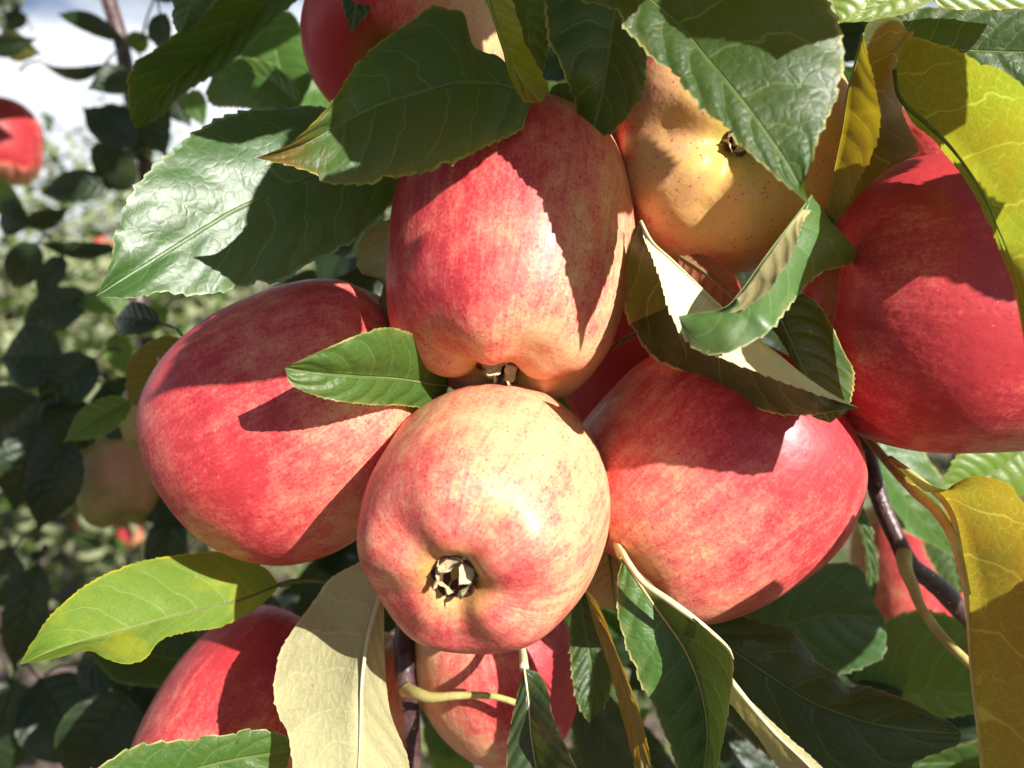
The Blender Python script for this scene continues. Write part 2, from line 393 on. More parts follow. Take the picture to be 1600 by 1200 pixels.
# ------------------------------------------------------------------ shared materials
STALK = simple_mat('leaf_stalk', (0.52, 0.47, 0.17), 0.5, 0.25, 160, 0.0005, c2=(0.42, 0.33, 0.11))
STALK_PALE = simple_mat('pale_leaf_stalk', (0.66, 0.60, 0.34), 0.5, 0.2, 200, 0.0002)
STALK_DARK = simple_mat('green_leaf_stalk', (0.16, 0.20, 0.06), 0.45, 0.3, 200)
STALK_RED = simple_mat('reddish_fruit_stalk', (0.45, 0.16, 0.13), 0.45, 0.3, 200, c2=(0.5, 0.42, 0.14))
STALK_SHADE = simple_mat('shaded_leaf_stalk', (0.05, 0.06, 0.02), 0.5, 0.3, 200)  # stalk green darkened, shade painted in to go with the shaded leaves
def m_dark(m): return m.name.startswith('leaf_shade')
BARK = bark_mat()
G_DARK = leaf_mat('leaf_dark_green')
G_GLOSS = leaf_mat('leaf_glossy_green', top=(0.032, 0.080, 0.016), spec=.6, rough=0.42, edge=(0.32, 0.38, 0.2), bumpk=0.55, bl=0.1, tw=0.2, vein=(0.12, 0.2, 0.07))
G_MID = leaf_mat('leaf_mid_green', top=(0.048, 0.115, 0.018), edge=(0.6, 0.55, 0.2), trans=(0.25, 0.42, 0.03), tw=0.35)
G_BRIGHT = leaf_mat('leaf_bright_green', top=(0.13, 0.22, 0.030), blotch=(0.35, 0.36, 0.02), bl=0.8, edge=(0.5, 0.45, 0.03), trans=(0.35, 0.5, 0.03), tw=0.35, rough=0.40, bumpk=0.4, vein=(0.3, 0.36, 0.14))
G_BROWNTIP = leaf_mat('leaf_green_brown_tip', top=(0.050, 0.105, 0.022), tip=(0.16, 0.075, 0.01), edge=(0.55, 0.42, 0.05))
G_SHADE = leaf_mat('leaf_green_in_shade', top=(.022, .045, .014), edge=(.35, .22, .10), tw=.12, vein=(.12, .13, .04), rough=.42, net=.3)  # green darkened: shade painted in for leaves that lie in shadow
PALE = leaf_mat('leaf_pale_underside', top=(0.05, 0.10, 0.025), under=(0.50, 0.47, 0.24), uvein=(0.62, 0.58, 0.34), edge=(0.6, 0.52, 0.26), trans=(0.36, 0.34, 0.08), tw=0.25, bumpk=0.9, net=.1, crack=.55)
YELLOW = leaf_mat('leaf_yellow_green', top=(0.09, 0.13, 0.02), under=(0.24, 0.24, 0.06), uvein=(0.46, 0.46, 0.12), edge=(0.75, 0.65, 0.08), trans=(0.30, 0.36, 0.018), tw=0.58, net=.9, nv=6.0, bumpk=.35)
AMBER = leaf_mat('leaf_amber', top=(0.12, 0.12, 0.02), under=(0.26, 0.18, 0.05), uvein=(0.5, 0.42, 0.10), edge=(0.7, 0.58, 0.10), trans=(0.36, 0.33, 0.025), tw=0.55, net=.9, nv=6.0, bumpk=.35)
OLIVE = leaf_mat('leaf_olive_brown', top=(0.05, 0.07, 0.015), under=(0.24, 0.19, 0.06), uvein=(0.34, 0.27, 0.1), edge=(0.45, 0.34, 0.12), trans=(0.5, 0.35, 0.02), tw=0.35)
RUST = leaf_mat('leaf_rusty', top=(0.20, 0.06, 0.03), under=(0.34, 0.12, 0.06), uvein=(0.55, 0.28, 0.15), edge=(0.5, 0.22, 0.12), trans=(0.4, 0.1, 0.03), tw=0.3)

# ------------------------------------------------------------------ the setting: ground, orchard rows
def ground():
    t = NT('orchard_ground'); co = t.node('ShaderNodeTexCoord').outputs['Object']
    n = t.noise(co, 1.1, 5, 0.6); f = t.noise(co, 26, 4, 0.7); g = t.noise(co, 7, 4, 0.65)
    soil = t.mix(t.mapr(f, 0.3, 0.7), (0.27, 0.19, 0.16), (0.15, 0.105, 0.09))
    grass = t.mix(t.mapr(f, 0.3, 0.7), (0.05, 0.09, 0.02), (0.11, 0.14, 0.035))
    col = t.mix(t.mapr(t.math('ADD', n, t.math('MULTIPLY', t.math('SUBTRACT', g, 0.5), 0.4)), 0.50, 0.60), soil, grass)
    p = t.bsdf(Base_Color=col, Roughness=0.95, Normal=t.bump(t.math('ADD', f, g), 0.03))
    t.l.new(p.outputs[0], t.out.inputs[0])
    vs_, fs = [], []
    xs = [-400, -60, -12] + [-8 + i * 0.25 for i in range(65)] + [12, 60, 400]; ys = [-60, -8] + [-1 + i * 0.25 for i in range(52)] + [20, 60, 500]
    for y in ys:
        for x in xs:
            near = abs(x) <= 8 and -1 <= y <= 12
            vs_.append((x, y, 0.05 * noise.noise(V((x * 1.3, y * 1.3, 0))) + 0.03 * noise.noise(V((x * 4, y * 4, 2))) if near else 0))
    W = len(xs)
    for j in range(len(ys) - 1):
        for i in range(W - 1): fs.append((j * W + i, j * W + i + 1, (j + 1) * W + i + 1, (j + 1) * W + i))
    o = mesh_obj('ground', vs_, fs, t.m); tag(o, kind='structure')
ground()

def grass():
    t = NT('grass_blades'); rn = t.node('ShaderNodeNewGeometry').outputs['Random Per Island']
    p = t.bsdf(Base_Color=t.ramp(rn, [(0, (0.05, 0.10, 0.02)), (0.6, (0.11, 0.17, 0.04)), (1, (0.28, 0.25, 0.09))]), Roughness=0.6)
    t.l.new(p.outputs[0], t.out.inputs[0]); v = []; f = []
    g = random.Random(3); k = 0
    while k < 9000:
        y = g.uniform(1.4, 10); x = g.uniform(-0.75, 0.75) * y
        if noise.noise(V((x * 0.9, y * 0.9, 5))) < 0.02: k += 1; continue
        k += 1; a = g.uniform(0, 6.28); h = g.uniform(0.05, 0.16); wv = 0.006 + 0.002 * y; dx, dy = math.cos(a) * wv, math.sin(a) * wv
        b = len(v); l1, l2 = g.uniform(-.05, .05), g.uniform(-.05, .05)
        v += [(x - dx, y - dy, 0), (x + dx, y + dy, 0), (x + l1, y + l2, h)]; f.append((b, b + 1, b + 2))
    tag(mesh_obj('grass', v, f, t.m, smooth=False), 'ragged orchard grass and weeds between the bare soil patches', 'grass', kind='stuff')
grass()

def far_leaf_mat():
    t = NT('orchard_leaves'); ge = t.node('ShaderNodeNewGeometry'); rn = ge.outputs['Random Per Island']
    c = t.ramp(rn, [(0, (0.035, 0.085, 0.02)), (0.45, (0.075, 0.14, 0.03)), (0.8, (0.15, 0.20, 0.05)), (1, (0.30, 0.30, 0.12))])
    c = t.mix(ge.outputs['Backfacing'], c, t.ramp(rn, [(0, (0.22, 0.26, 0.14)), (1, (0.36, 0.38, 0.2))]))
    p = t.bsdf(Base_Color=c, Roughness=0.38); tr = t.node('ShaderNodeBsdfTranslucent'); tr.inputs[0].default_value = (0.3, 0.42, 0.05, 1)
    mx = t.node('ShaderNodeMixShader'); mx.inputs[0].default_value = 0.3
    t.l.new(p.outputs[0], mx.inputs[1]); t.l.new(tr.outputs[0], mx.inputs[2]); t.l.new(mx.outputs[0], t.out.inputs[0]); return t.m
FARLEAF = far_leaf_mat()
TRUNKM = simple_mat('trunk_bark', (0.10, 0.075, 0.06), 0.85, 0.5, 30, 0.01)

def crown_geo(n, rx, ry, z0, z1, size, seed, limbs):
    g = random.Random(seed); v = []; f = []
    while len(f) < n * 4:
        # leaves cluster round the limbs so the sky shows between them
        l = g.choice(limbs); t = g.uniform(0.2, 1.05); c = l[0].lerp(l[1], t) + V((g.gauss(0, .16), g.gauss(0, .16), g.gauss(0, .15)))
        if c.z < z0 or c.z > z1: continue
        a = V((g.gauss(0, 1), g.gauss(0, 1), g.gauss(-0.4, .6))).normalized(); b = a.cross(V((g.gauss(0, .5), g.gauss(0, .5), 1))).normalized(); nn = a.cross(b)
        s = size * g.uniform(0.7, 1.3); wv = s * 0.27; i = len(v)
        v += [c, c + a * s * .35 - b * wv + nn * wv * .3, c + a * s * .75 - b * wv * .8 + nn * wv * .3, c + a * s, c + a * s * .75 + b * wv * .8 + nn * wv * .3, c + a * s * .35 + b * wv + nn * wv * .3, c + a * s * .5]
        f += [(i, i + 1, i + 6), (i + 1, i + 2, i + 6), (i + 2, i + 3, i + 6), (i + 3, i + 4, i + 6), (i + 4, i + 5, i + 6), (i + 5, i, i + 6)]
    return v, f
def small_apple_mesh(name, mat, r=0.038, n=14):
    v = []; f = []; at = []
    for i in range(n + 1):
        th = math.pi * i / n
        for j in range(n * 2):
            a = math.pi * j / n
            rho, z = prof(th); at.append((rho * math.cos(a), rho * math.sin(a), z)); v.append(V((rho * math.cos(a) * r, rho * math.sin(a) * r, z * r)))
    for i in range(n):
        for j in range(2 * n): f.append((i * 2 * n + j, (i + 1) * 2 * n + j, (i + 1) * 2 * n + (j + 1) % (2 * n), i * 2 * n + (j + 1) % (2 * n)))
    return v, f, at

# fruit profile: stem pole (theta 0) to calyx pole (theta pi), radius 1
PROF = [(0.0, 0.56), (0.10, 0.62), (0.22, 0.76), (0.38, 0.86), (0.58, 0.87), (0.78, 0.74), (0.93, 0.47), (1.0, 0.14), (0.985, -0.18), (0.935, -0.50), (0.845, -0.77), (0.70, -0.955), (0.50, -1.035), (0.37, -1.06), (0.25, -1.04), (0.16, -0.97), (0.08, -0.91), (0.0, -0.90)]
_pr = cr([V((a, 0, b)) for a, b in PROF], 200)
def prof(th):
    f = th / math.pi * 200; k = min(int(f), 199); p = _pr[k].lerp(_pr[k + 1], f - k); return max(0.0, p.x), p.z

FARM = [apple_mat('orchard_fruit_red', (0, 0, 1), 0.75, calyx_y=0.1), apple_mat('orchard_fruit_orange', (0, 0, 1), 0.45, calyx_y=0.1)]
far_meshes = []
for i, m_ in enumerate(FARM):
    v, f, at = small_apple_mesh('fruit', m_)
    o = mesh_obj('apple', v, f, m_, attrs={'ac': at}); far_meshes.append(o.data); bpy.data.objects.remove(o)

def orchard_tree(x, y, h, seed, label, n=2600, nap=6, desc='', first=None, size=0.085, spread=0.95):
    g = random.Random(seed); root = empty('apple_tree', (x, y, 0), label, 'tree', 'apple trees in the rows beyond')
    T = V((x, y, 0)); limbs = []
    tube('trunk', [T + V((0, 0, -0.05)), T + V((0.03, 0.02, h * .3)), T + V((-.02, 0.03, h * .62)), T + V((0.02, 0, h * .95))], [0.055, 0.045, 0.03, 0.012], TRUNKM, root, T, wob=.2)
    for k in range(13):
        z = h * (0.16 + 0.78 * k / 12); a = k * 2.4 + seed; r = spread * (1.0 - 0.55 * k / 12) * g.uniform(.75, 1.15)
        limbs.append((T + V((0, 0, z)), T + V((math.cos(a) * r, math.sin(a) * r, z + g.uniform(0.0, 0.35)))))
        if k % 2 == 0: tube('limb', [limbs[-1][0], limbs[-1][0].lerp(limbs[-1][1], .5) + V((0, 0, .04)), limbs[-1][1]], [0.02, 0.012, 0.004], TRUNKM, root, n=6)
    v, f = crown_geo(n, 1, 1, 0.12, h * 1.12, size, seed, limbs)
    c = mesh_obj('crown', v, f, FARLEAF, root, T, smooth=False); tag(c, kind='stuff')
    for k in range(nap):
        l = g.choice(limbs[:9]); p = l[0].lerp(l[1], g.uniform(.6, 1.1)) + V((g.gauss(0, .06), -abs(g.gauss(.12, .08)), -0.06))
        o = bpy.data.objects.new('apple', far_meshes[k % 2]); COL.objects.link(o); o.location = p; o.rotation_euler = (g.uniform(-.5, .5), g.uniform(-.5, .5), g.uniform(0, 6)); o.scale = (1.05,) * 3
        yield o
far_apples = []
ORD = ['topmost', 'second highest', 'third highest', 'fourth highest', 'fifth highest', 'sixth highest', 'seventh highest', 'eighth highest', 'ninth highest', 'tenth highest', 'eleventh highest', 'lowest']
far_specs = [(-1.55, 3.1, 1.25, 31, 'short sunny apple sapling full of fruit low down at the left', 12, 'short sapling at the left'),
             (-2.45, 3.9, 1.5, 32, 'low apple tree with pale leaves under the lone red apple', 10, 'low tree under the lone red apple'),
             (-1.75, 4.3, 1.75, 11, 'low blurred apple tree with red fruit behind the dark twig at the left edge', 10, 'low tree behind the dark twig at the left'),
             (-2.75, 5.0, 2.1, 12, 'blurred orchard tree at the far left edge below the lone red apple', 8, 'tree at the far left edge'),
             (-0.75, 5.2, 1.9, 13, 'blurred orchard tree showing through the gaps under the big glossy leaf', 6, 'tree under the big glossy leaf'),
             (-3.4, 7.4, 2.7, 14, 'taller hazy tree against the white sky at the upper left', 5, 'tall tree against the white sky'),
             (-1.5, 7.8, 2.6, 15, 'hazy tree of the farther row below the sky at the upper left', 5, 'hazy farther row at the left'),
             (0.5, 5.6, 2.2, 16, 'orchard tree of the next row hidden behind the fruit cluster', 2, 'tree behind the fruit cluster'),
             (1.75, 4.6, 2.0, 17, 'sunny orchard tree glimpsed behind the purple twig at the right', 3, 'sunny tree behind the purple twig'),
             (3.2, 5.6, 2.3, 18, 'orchard tree beyond the amber leaf at the right edge', 2, 'tree beyond the amber leaf')]
for sp in far_specs:
    for rank, o in enumerate(sorted(orchard_tree(sp[0], sp[1], sp[2], sp[3], sp[4], nap=sp[5], n=2600), key=lambda q: -q.location.z)):
        tag(o, ORD[rank] + ' small blurred apple of the ' + sp[6], 'apple', 'red apples in the ' + sp[6])

# unseen orchard row added behind the viewer to block low skylight and darken shade
g = random.Random(77); rl = [(V((x, -3.6 + g.uniform(-.4, .4), g.uniform(.3, 1.9))), V((x + g.uniform(-.5, .5), -3.6 + g.uniform(-.6, .6), g.uniform(.8, 2.5)))) for x in [-11 + .35 * i for i in range(64)] for _ in (0, 1)]
rv, rf = crown_geo(9000, 1, 1, 0.1, 2.7, .20, 55, rl)
tag(mesh_obj('added_orchard_row', rv, rf, FARLEAF, smooth=False), 'unseen leafy orchard row added behind the viewer to block low skylight', 'orchard row', kind='stuff')

# ------------------------------------------------------------------ apples
CUP = simple_mat('calyx_cup', (0.10, 0.022, 0.012), 0.7, 0.4, 900)
SEPAL = simple_mat('dried_sepal', (0.62, 0.52, 0.30), 0.7, 0.3, 900, 0.0003, c2=(0.40, 0.33, 0.18))
def apple(name_label, x, y, d, rpx, elong, cal, bv, amount, grp=None, spin=0.0, lobes=0.035, res=(110, 160), calyx=True, stem=None, seed=0, squash=(1, 1), cs=1.0, **mk):
    """cal = direction of the calyx, bv = direction of the strongest blush (right, up, towards viewer)"""
    c = P(x, y, d); r = rpx / FPX * d
    zc = -C(cal); q = zc.to_track_quat('Z', 'Y').to_matrix() @ Matrix.Rotation(spin, 3, 'Z')
    root = empty('apple', c, name_label, 'apple', grp)
    bl = q.transposed() @ C(bv)
    mat = apple_mat('apple_skin', bl, amount, **mk)
    nt_, nf = res; v = []; f = []; at = []
    for i in range(nt_ + 1):
        th = math.pi * i / nt_; rho, z = prof(th)
        lw = max(0, (-z - 0.25)) ** 1.2; lw2 = max(0, z - 0.3)
        for j in range(nf):
            a = 2 * math.pi * j / nf
            lob = lobes * lw * math.cos(5 * a) + lobes * 0.6 * lw2 * math.cos(5 * a + 1)
            pd = V((rho * math.cos(a), rho * math.sin(a), z))
            nz = 0.045 * noise.noise(pd * 0.9 + V((seed * 5.1, 0, 0))) + 0.012 * noise.noise(pd * 2.3 + V((seed, 3, 0)))
            rr = rho * (1 + lob + nz)
            zz = z * elong * (1 + nz * 0.6) - (lobes * 1.5 * math.cos(5 * a) * max(0, 1 - ((rho - 0.5) / 0.42) ** 2) if z < -0.3 else 0)
            vv = V((rr * math.cos(a) * squash[0], rr * math.sin(a) * squash[1], zz))
            v.append(c + (q @ vv) * r); at.append(tuple(pd))
    for i in range(nt_):
        for j in range(nf): f.append((i * nf + j, (i + 1) * nf + j, (i + 1) * nf + (j + 1) % nf, i * nf + (j + 1) % nf))
    mesh_obj('fruit', v, f, mat, root, c, {'ac': at})
    if calyx:
        base = V((0, 0, -0.925 * elong))
        cx = empty('calyx', c + (q @ base) * r); cx.parent = root; cx.location = WL[cx] - c
        # cup
        cv = []; cf = []
        for k, (rr, zz) in enumerate([(0.0, 0.03), (0.06, 0.02), (0.11, -0.03), (0.135, -0.075), (0.15, -0.07), (0.16, 0.04)]):
            for j in range(20):
                a = 2 * math.pi * j / 20; wv = 1 + 0.12 * math.cos(5 * a)
                cv.append(c + (q @ (base + V((rr * wv * math.cos(a), rr * wv * math.sin(a), zz)) * cs * 1.15)) * r)
        for k in range(5):
            for j in range(20): cf.append((k * 20 + j, k * 20 + (j + 1) % 20, (k + 1) * 20 + (j + 1) % 20, (k + 1) * 20 + j))
        mesh_obj('cup', cv, cf, CUP, cx, WL[cx])
        g = random.Random(seed + 5)
        for s in range(5):
            a0 = 2 * math.pi * s / 5 + g.uniform(-.15, .15); L = g.uniform(0.13, 0.2); curl = g.uniform(0.4, 1.8); tw = g.uniform(-.8, .8); sv = []; sf = []
            p = V((0.125, 0, -0.045)); ang = g.uniform(-1.2, -0.2)
            for k in range(9):
                t = k / 8; wd = 0.10 * (1 - t) ** 0.8 * (1 + 0.25 * math.sin(t * 9 + s)) + 0.004
                for j in range(5):
                    u = (j / 4 - .5) * 2
                    loc = p + V((0.02 * u * u * (1 - t) + 0.012 * math.sin(u * 4 + k), u * wd, 0.008 * math.sin(u * 5 + k * 1.3)))
                    loc = Matrix.Rotation(tw * t * 0.5, 3, 'X') @ loc
                    loc = Matrix.Rotation(a0, 3, 'Z') @ loc
                    sv.append(c + (q @ (base + loc * (cs * 1.1))) * r)
                ang += curl / 8 * (0.4 + 1.4 * t)
                p = p + V((math.sin(ang), 0, -math.cos(ang))) * (L / 8)
            for k in range(8):
                for j in range(4): sf.append((k * 5 + j, k * 5 + j + 1, (k + 1) * 5 + j + 1, (k + 1) * 5 + j))
            mesh_obj('sepal', sv, sf, SEPAL, cx, WL[cx])
    if stem:
        b = c + (q @ V((0, 0, 0.52 * elong))) * r
        pts = [b, c + (q @ V((0, 0, 0.85 * elong))) * r] + [P(*s) for s in stem]
        tube('stem', pts, [0.0016, 0.0012, 0.0014], STALK_RED, root, n=8)
    return root

apple('large red striped apple at the top centre, resting on the pale front apple', 802, 374, .268, 190, 1.15, (-.10, -.93, .33), (-.65, .1, .3), .67, spin=R(18), seed=1, lobes=.026, calyx_y=.28, k=.28, stem=[(830, 120, .30)])
apple('pale peach apple at the very front, its open dry calyx turned to the viewer', 768, 790, .250, 184, 1.14, (-.21, -.31, .92), (-.6, -.6, .1), .60, spin=R(12), base=(.76, .52, .28), seed=2, lobes=.022, calyx_y=.05, k=.22, stem=[(800, 700, .33)])
apple('big crimson apple on the left with a small leaf lying over it', 460, 662, .283, 208, .98, (.80, .42, .15), (-.6, .2, .4), .67, k=.26, calyx_y=.0, seed=3, lobes=.02, stem=[(250, 560, .33)], calyx=False)
apple('large rosy apple right of the centre, half under the dark folded leaf', 1116, 740, .280, 204, .98, (-.76, -.60, .12), (.5, .5, .3), .74, k=.26, calyx_y=.1, seed=4, lobes=.02, stem=[(1300, 560, .35)], calyx=False, spin=1.0)
apple('yellow-orange apple at the upper right under the pointed green leaf', 1130, 238, .290, 188, 1.02, (-.14, -.20, .97), (-.6, .5, .2), .45, spin=R(40), seed=5, lobes=.035, calyx_y=.3, k=.32, base=(.74, .45, .12), cs=.55)
apple('deep red shaded apple cut off by the right edge of the picture', 1492, 478, .262, 232, 1.0, (.97, -.1, .12), (-.2, .3, .3), .82, k=.2, seed=6, lobes=.02, calyx=False)
apple('red apple behind the topmost green leaf at the upper edge', 640, 48, .315, 158, 1.1, (.15, .6, -.75), (-.95, .1, .1), .78, seed=7, calyx=False, k=.75)
apple('orange-red apple at the lower left between the bright leaf and the beige leaf', 412, 1128, .312, 160, 1.10, (-.45, -.75, .42), (-.2, .5, .3), .62, k=.3, seed=8, calyx=False, spin=.6)
apple('red apple with a yellow cheek under the front apple at the bottom', 775, 1040, .315, 128, 1.0, (.25, -.85, -.4), (.9, .2, .3), .60, seed=9, calyx=False, k=.45)
apple('lone blurred red apple at the far left edge against the sky', -2, 218, .75, 62, 1.0, (.1, -.95, .1), (.3, -.1, .7), .62, red=(.36, .03, .03), seed=10, calyx=False, res=(40, 60))
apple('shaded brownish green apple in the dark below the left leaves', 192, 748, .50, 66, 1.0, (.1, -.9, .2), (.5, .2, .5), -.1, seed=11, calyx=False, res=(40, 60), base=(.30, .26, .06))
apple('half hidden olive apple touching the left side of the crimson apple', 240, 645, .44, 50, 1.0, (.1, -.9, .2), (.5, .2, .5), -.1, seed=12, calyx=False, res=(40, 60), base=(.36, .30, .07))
apple('orange-red apple behind the purple twig at the lower right', 1418, 880, .46, 84, 1.15, (-.1, -.95, .1), (.3, .1, .8), .52, seed=13, calyx=False, res=(60, 80))
apple('salmon apple peeping out behind the yellow-green leaf at the upper right', 1452, 225, .33, 62, 1.0, (-.3, .4, -.3), (.3, .1, .8), .55, seed=14, calyx=False, res=(60, 80))
apple('narrow orange apple slice showing between the beige leaf and the dark red twig', 583, 1085, .33, 68, 1.45, (0, -.98, -.1), (-.3, .1, .4), .36, seed=15, calyx=False, res=(60, 80))
apple('dark maroon apple deep in the gap between the three central apples', 1010, 520, .36, 150, 1.0, (0, -.9, -.2), (0, .1, .9), .85, seed=16, calyx=False, res=(60, 80))

# ------------------------------------------------------------------ twigs and leaves of the front branch
br = empty('apple_branch', P(900, 500, .36), 'leafy apple branch carrying the close cluster of fruit in the middle', 'branch')
tube('twig', [P(1120, -200, .40), P(1010, 60, .38), P(880, 330, .37), P(820, 600, .37), P(700, 850, .36), P(640, 960, .315), P(632, 1040, .30), P(640, 1110, .30), P(648, 1260, .30)],
     [.007, .006, .0055, .005, .0045, .0046, .0044, .0040, .0032], BARK, br, wob=.12, n=12, segs=70)
tube('spur', [P(634, 1078, .290), P(652, 1084, .283), P(675, 1090, .279), P(715, 1087, .276), P(770, 1088, .273), P(830, 1106, .270)], [.0027, .0021, .0015, .0012, .0011, .0011], STALK, br, n=10)

# top centre leaf over the top apple
leaf(br, G_BROWNTIP, [(832, 150), (788, 134), (723, 129), (685, 137), (606, 161), (561, 179), (470, 228), (400, 247)],
     [(800, 112), (781, 90), (740, 72), (723, 20), (675, 12), (654, 24), (596, 65), (561, 96), (527, 148), (500, 182), (455, 223)],
     [(826, 172), (812, 203), (761, 227), (730, 244), (675, 265), (640, 273), (600, 280), (572, 287), (513, 285), (493, 272), (465, 261), (434, 254)],
     [.236, .226, .222, .215, .210], dl=[.236, .232, .232, .226, .212, .210], dr=[.236, .222, .214, .212, .210], nt=28, tooth=.0010)
# big glossy leaf on the left
leaf(br, G_GLOSS, [(640, 240), (560, 256), (481, 277), (447, 292), (375, 325), (337, 346), (240, 407), (150, 463)],
     [(600, 200), (502, 168), (447, 168), (395, 172), (344, 186), (302, 210), (272, 237), (237, 265), (203, 309), (182, 357), (175, 409)],
     [(625, 290), (600, 330), (540, 385), (488, 408), (440, 438), (402, 443), (357, 453), (310, 460), (254, 455), (203, 465)],
     [.276, .268, .256, .243, .232], dl=[.280, .272, .258, .240, .232], dr=[.276, .272, .262, .246, .232], nt=32, tooth=.0011, camber=.06, pucker=.0003)
# small leaf over the crimson apple
leaf(br, G_MID, [(700, 604), (620, 592), (560, 588), (500, 583), (445, 575)],
     [(690, 640), (630, 633), (600, 633), (560, 630), (520, 625), (480, 613), (455, 600)],
     [(700, 560), (660, 530), (625, 515), (600, 512), (565, 521), (500, 549)],
     [.262, .246, .228, .218, .213], dr=[.262, .246, .226, .217, .213], nt=40, tooth=.0004, cl=.05, crr=.12, mr=.0005, stalk=STALK_DARK)
# large pointed leaf over the yellow apple
leaf(br, G_DARK, [(905, -90), (960, -50), (1015, 0), (1070, 52), (1111, 100), (1146, 141), (1176, 179), (1228, 254), (1264, 321)],
     [(960, -150), (1100, -150), (1220, -90), (1287, 0), (1307, 31), (1316, 75), (1317, 113), (1307, 151), (1293, 180), (1278, 215), (1268, 250), (1257, 285)],
     [(880, -40), (902, -4), (936, 7), (967, 17), (977, 45), (998, 65), (1015, 86), (1046, 113), (1070, 137), (1108, 179), (1135, 203), (1159, 227), (1194, 258), (1214, 275), (1245, 302)],
     [.200, .200, .196, .190, .186, .182], dl=[.20, .195, .192, .192, .188, .182], dr=[.200, .196, .192, .186, .182], nt=30, tooth=.0011, camber=.05)
# yellow-green curled leaf top centre
leaf(br, leaf_mat('leaf_lime', top=(0.14, 0.22, 0.02), edge=(.65, .5, .06), trans=(.42, .5, .02), tw=.5, vein=(.35, .42, .1), rough=.4, bl=.2),
     [(750, -60), (772, 20), (795, 80), (812, 120), (845, 160)], [(790, -40), (803, 10), (816, 50), (820, 68), (833, 89), (847, 120), (859, 141)], [(745, -20), (762, 10), (771, 34), (788, 89), (797, 118), (805, 137), (820, 158)],
     [.232, .225, .222], dl=[.225, .212, .222], dr=[.235, .230, .222], nt=18, tooth=.0008)
# dark leaves between the upper apples
leaf(br, G_DARK, [(975, -60), (960, 20), (950, 90), (940, 150), (922, 220)], [(1000, -20), (1010, 80), (1003, 148), (987, 172), (963, 203)], [(870, -60), (853, 0), (857, 58), (870, 86), (884, 120), (898, 155), (905, 192)],
     [.26, .25, .245, .25], dr=[.25, .235, .235, .25], nt=22)
leaf(br, G_MID, [(818, -40), (822, 30), (826, 80), (832, 132)], [(850, -30), (862, 20), (856, 70), (848, 110)], [(790, -30), (785, 20), (790, 70), (805, 110)], [.262, .255, .25], nt=16)
leaf(br, G_MID, [(905, 128), (885, 150), (868, 170), (832, 178)], [(870, 132), (852, 150), (838, 162)], [(910, 155), (900, 176), (868, 186)], [.258, .252, .255], nt=12, tooth=.0004)
# pale leaf behind, between the left and top apples
leaf(br, PALE, [(640, 330), (618, 400), (606, 460), (600, 520)], [(592, 350), (572, 362), (560, 392), (564, 425), (598, 440), (593, 475)], [(660, 400), (650, 460), (640, 500)], [.285, .28, .275], show=('L', 'under'), nt=16, tooth=.0012)
# leaves at the upper left
leaf(br, G_DARK, [(470, -80), (420, 0), (340, 70), (270, 130), (212, 202)], [(380, -70), (310, 20), (268, 58), (240, 79), (206, 103), (201, 144), (204, 180)], [(480, -20), (440, 20), (412, 45), (378, 80), (344, 110), (289, 144), (247, 184)],
     [.33, .335, .34], dl=[.32, .31, .33], nt=24, tooth=.0012)
leaf(br, G_GLOSS, [(330, -60), (300, 0), (279, 55)], [(290, -50), (272, -5), (270, 30)], [(350, -20), (332, 5), (305, 38)], [.30, .31], nt=14)
leaf(br, G_MID, [(400, 20), (425, 60), (440, 110), (470, 165)], [(455, 20), (478, 70), (488, 120)], [(375, 60), (385, 110), (420, 150)], [.40, .39], nt=16)
leaf(br, PALE, [(350, 60), (395, 100), (440, 160)], [(385, 60), (420, 85), (438, 120)], [(345, 90), (360, 130), (400, 165)], [.44, .43], show=('L', 'under'), nt=14)
leaf(br, G_MID, [(470, 170), (420, 125), (370, 110), (320, 145)], [(440, 180), (380, 168), (335, 165)], [(460, 130), (410, 95), (350, 95)], [.36, .38], nt=16)
leaf(br, G_DARK, [(565, -60), (555, 20), (548, 52)], [(530, -50), (535, 0)], [(590, -40), (580, 10)], [.275], nt=10)

# bottom left bright leaf
leaf(br, G_BRIGHT, [(437, 914), (371, 939), (292, 957), (206, 981), (103, 1009), (31, 1038)],
     [(412, 886), (361, 866), (327, 862), (275, 868), (223, 877), (172, 894), (120, 925), (79, 963), (52, 1001)],
     [(426, 928), (402, 950), (378, 963), (344, 980), (292, 987), (251, 1001), (227, 1029), (199, 1038), (165, 1029), (137, 1017), (79, 1030)],
     [.298, .268, .245, .222], dl=[.298, .278, .250, .222], dr=[.298, .268, .236, .222], nt=44, tooth=.00045, camber=.04, petiole=([(437, 914), (470, 907), (510, 910), (560, 925)], [.298, .30, .31]), mr=.0005, stalk=STALK_DARK)
# pale beige leaf seen from below
leaf(br, PALE, [(598, 915), (590, 945), (582, 965), (572, 1011), (565, 1070), (563, 1132), (560, 1200), (545, 1330)],
     [(590, 865), (560, 880), (515, 905), (493, 936), (469, 967), (452, 994), (438, 1018), (431, 1049), (428, 1080), (436, 1118), (450, 1145), (456, 1180), (470, 1260)],
     [(600, 960), (600, 1001), (603, 1063), (609, 1108), (620, 1142), (636, 1180), (640, 1230), (620, 1290)],
     [.248, .240, .232, .225], dl=[.252, .262, .250, .235, .225], dr=[.248, .262, .250, .225], show=('L', 'under'), nt=44, tooth=.0006, camber=.03, stalk=STALK_PALE, mr=.0008,
     petiole=([(598, 915), (612, 890), (640, 860)], [.248, .29]))
